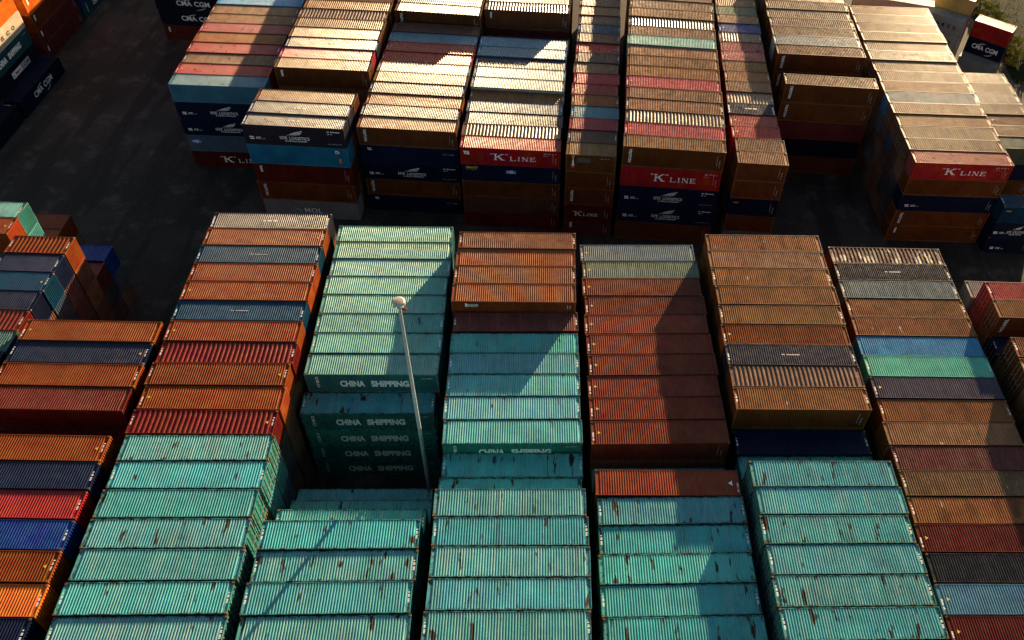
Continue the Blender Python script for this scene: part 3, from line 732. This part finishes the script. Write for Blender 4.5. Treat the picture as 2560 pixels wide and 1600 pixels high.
o = bpy.data.objects.new('cover', b.mesh('cover', [M_HEADTOP], True)); C.objects.link(o); o.parent = hd
b = MB(); b.box(.30, .62, -.42, -.18, 28.5, 28.72); part('floodlight', b.mesh('floodlight', [M_LENS]), lp)
for a in (200, 320, 80):
    b = MB(); x, y = .36 * math.cos(R(a)), .36 * math.sin(R(a)); b.box(x - .12, x + .12, y - .12, y + .12, 28.55, 28.75); part('floodlight', b.mesh('floodlight', [M_GALV]), lp)

# ------------------------------------------------------------------ ground, verge, shrubs
def sheet(name, pts, z, mat):
    me = bpy.data.meshes.new(name); me.from_pydata([(x, y, z) for x, y in pts], [], [list(range(len(pts)))]); me.materials.append(mat)
    o = bpy.data.objects.new(name, me); C.objects.link(o); o['kind'] = 'structure'; return o
sheet('ground', [(-700, -400), (700, -400), (700, 900), (-700, 900)], 0, M_GROUND)
sheet('grass_verge', [(64.5, 160), (70.0, 141.5), (69.5, 126), (300, 60), (400, 400), (80, 400)], .02, M_VERGE)
def leaf_quad(v, f, c, size, r):
    n = Vector((r.gauss(0, 1), r.gauss(0, 1), r.gauss(0, 1) + .5)).normalized(); a = n.orthogonal().normalized(); q = n.cross(a)
    t = r.random() * 6.28; a, q = a * math.cos(t) + q * math.sin(t), q * math.cos(t) - a * math.sin(t); i = len(v)
    v += [tuple(c - a * size), tuple(c + q * size * .45), tuple(c + a * size), tuple(c - q * size * .45)]; f.append([i, i + 1, i + 2, i + 3])
def shrub(x, y, rad, h, label, seed):
    r = random.Random(seed); root = emp('shrub', (x, y, .02), label, 'shrub', 'shrubs along the grass verge')
    b = MB()
    for k in range(5):
        a = r.random() * 6.28; b.tube((0, 0, 0), (math.cos(a) * rad * .5, math.sin(a) * rad * .5, h * (.5 + .3 * r.random())), .05, .015, 5)
    part('stem', b.mesh('stem', [M_BARK]), root)
    v, f = [], []
    for k in range(26):
        a = r.random() * 6.28; d = rad * r.random() ** .5; cz = h * (.25 + .7 * r.random() * (1 - .5 * d / rad)); cc = Vector((math.cos(a) * d, math.sin(a) * d, cz)); cr = rad * (.16 + .2 * r.random())
        for j in range(34):
            p = cc + Vector((r.gauss(0, 1), r.gauss(0, 1), r.gauss(0, .8))) * cr * .55
            if p.z > .05: leaf_quad(v, f, p, .10 + .09 * r.random(), r)
    me = bpy.data.meshes.new('foliage'); me.from_pydata(v, [], f); me.materials.append(M_LEAF); part('foliage', me, root)
SHR = [(71.4, 152.0, 1.3, 1.6, 'yellow-green shrub at the top frame edge, farthest along the verge'), (72.3, 150.2, 1.5, 1.9, 'rounded yellow-green shrub, second farthest along the verge'),
       (72.9, 147.6, 1.4, 1.7, 'yellow-green shrub on the verge, level with the ochre container'), (73.2, 145.0, 1.1, 1.3, 'small shrub just behind the short red container'),
       (70.3, 148.6, .9, 1.0, 'low shrub squeezed behind the ochre container'), (73.6, 139.2, 1.2, 1.2, 'thin dry shrub right of the short red container'),
       (72.6, 134.6, 2.0, 2.1, 'largest yellow-green shrub, right of the navy arc-emblem container'), (74.6, 133.2, 1.6, 1.7, 'bushy shrub on the right frame edge, nearest the camera'),
       (70.9, 131.9, 1.0, 1.1, 'low shrub at the foot of the grey container')]
for i, a in enumerate(SHR): shrub(*a, seed=40 + i)
r = random.Random(5); v, f = [], []
for k in range(3500):
    x = 69.5 + r.random() ** 1.6 * 26; y = 126 + r.random() * 36
    if x < 70 + max(0, (y - 142)) * -.2: continue
    hgt = .08 + .22 * r.random() ** 2; a = r.random() * 6.28; dx, dy = math.cos(a) * .05, math.sin(a) * .05; lx, ly = r.gauss(0, .12), r.gauss(0, .12); i = len(v)
    v += [(x - dx, y - dy, .02), (x + dx, y + dy, .02), (x + lx, y + ly, hgt)]; f.append([i, i + 1, i + 2])
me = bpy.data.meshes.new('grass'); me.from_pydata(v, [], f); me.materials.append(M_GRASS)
go = bpy.data.objects.new('grass', me); C.objects.link(go); go['kind'] = 'stuff'; go['label'] = 'rough grass growing on the verge at the top right'; go['category'] = 'grass'

# ------------------------------------------------------------------ light
SUN_AZ, SUN_EL = 66.0, 6.9
w = bpy.data.worlds.new('World'); scene.world = w; w.use_nodes = True
nt = w.node_tree; bg = nt.nodes['Background']; sk = nt.nodes.new('ShaderNodeTexSky')
sk.sky_type = 'NISHITA'; sk.sun_disc = False; sk.sun_elevation = R(SUN_EL); sk.sun_rotation = R(90 - SUN_AZ); sk.air_density = 1.0; sk.dust_density = 1.0; sk.ozone_density = 1.0
nt.links.new(sk.outputs[0], bg.inputs[0]); bg.inputs[1].default_value = .037
sd = bpy.data.lights.new('sun', 'SUN'); sd.energy = 5.0; sd.angle = R(.5); sd.color = (1.0, .715, .40)
so = bpy.data.objects.new('sun', sd); C.objects.link(so)
dv = Vector((math.cos(R(SUN_AZ)) * math.cos(R(SUN_EL)), math.sin(R(SUN_AZ)) * math.cos(R(SUN_EL)), math.sin(R(SUN_EL))))
so.rotation_euler = dv.to_track_quat('Z', 'Y').to_euler(); so.location = (60, 200, 60)

# ------------------------------------------------------------------ camera (solved from the photograph)
cd = bpy.data.cameras.new('camera'); cam = bpy.data.objects.new('camera', cd); C.objects.link(cam); scene.camera = cam
rv = Vector((.99839057, .04125351, .03891546)); uv = Vector((-.05671213, .7262488, .68508862)); fv = Vector((0, .686193, -.72741953))
mt = Matrix((rv, uv, -fv)).transposed().to_4x4(); mt.translation = Vector((0, 0, 76.32)); cam.matrix_world = mt
cd.sensor_width = 36; cd.lens = 36 * 2158.017 / 2560; cd.shift_x = -165.65 / 2560; cd.shift_y = -55.74 / 2560; cd.clip_start = 1; cd.clip_end = 3000

vs = scene.view_settings; vs.view_transform = 'Standard'; vs.look = 'None'; vs.exposure = 2.2; vs.gamma = 1
scene.cycles.max_bounces = 5; scene.cycles.diffuse_bounces = 2
print('containers', NCONT)
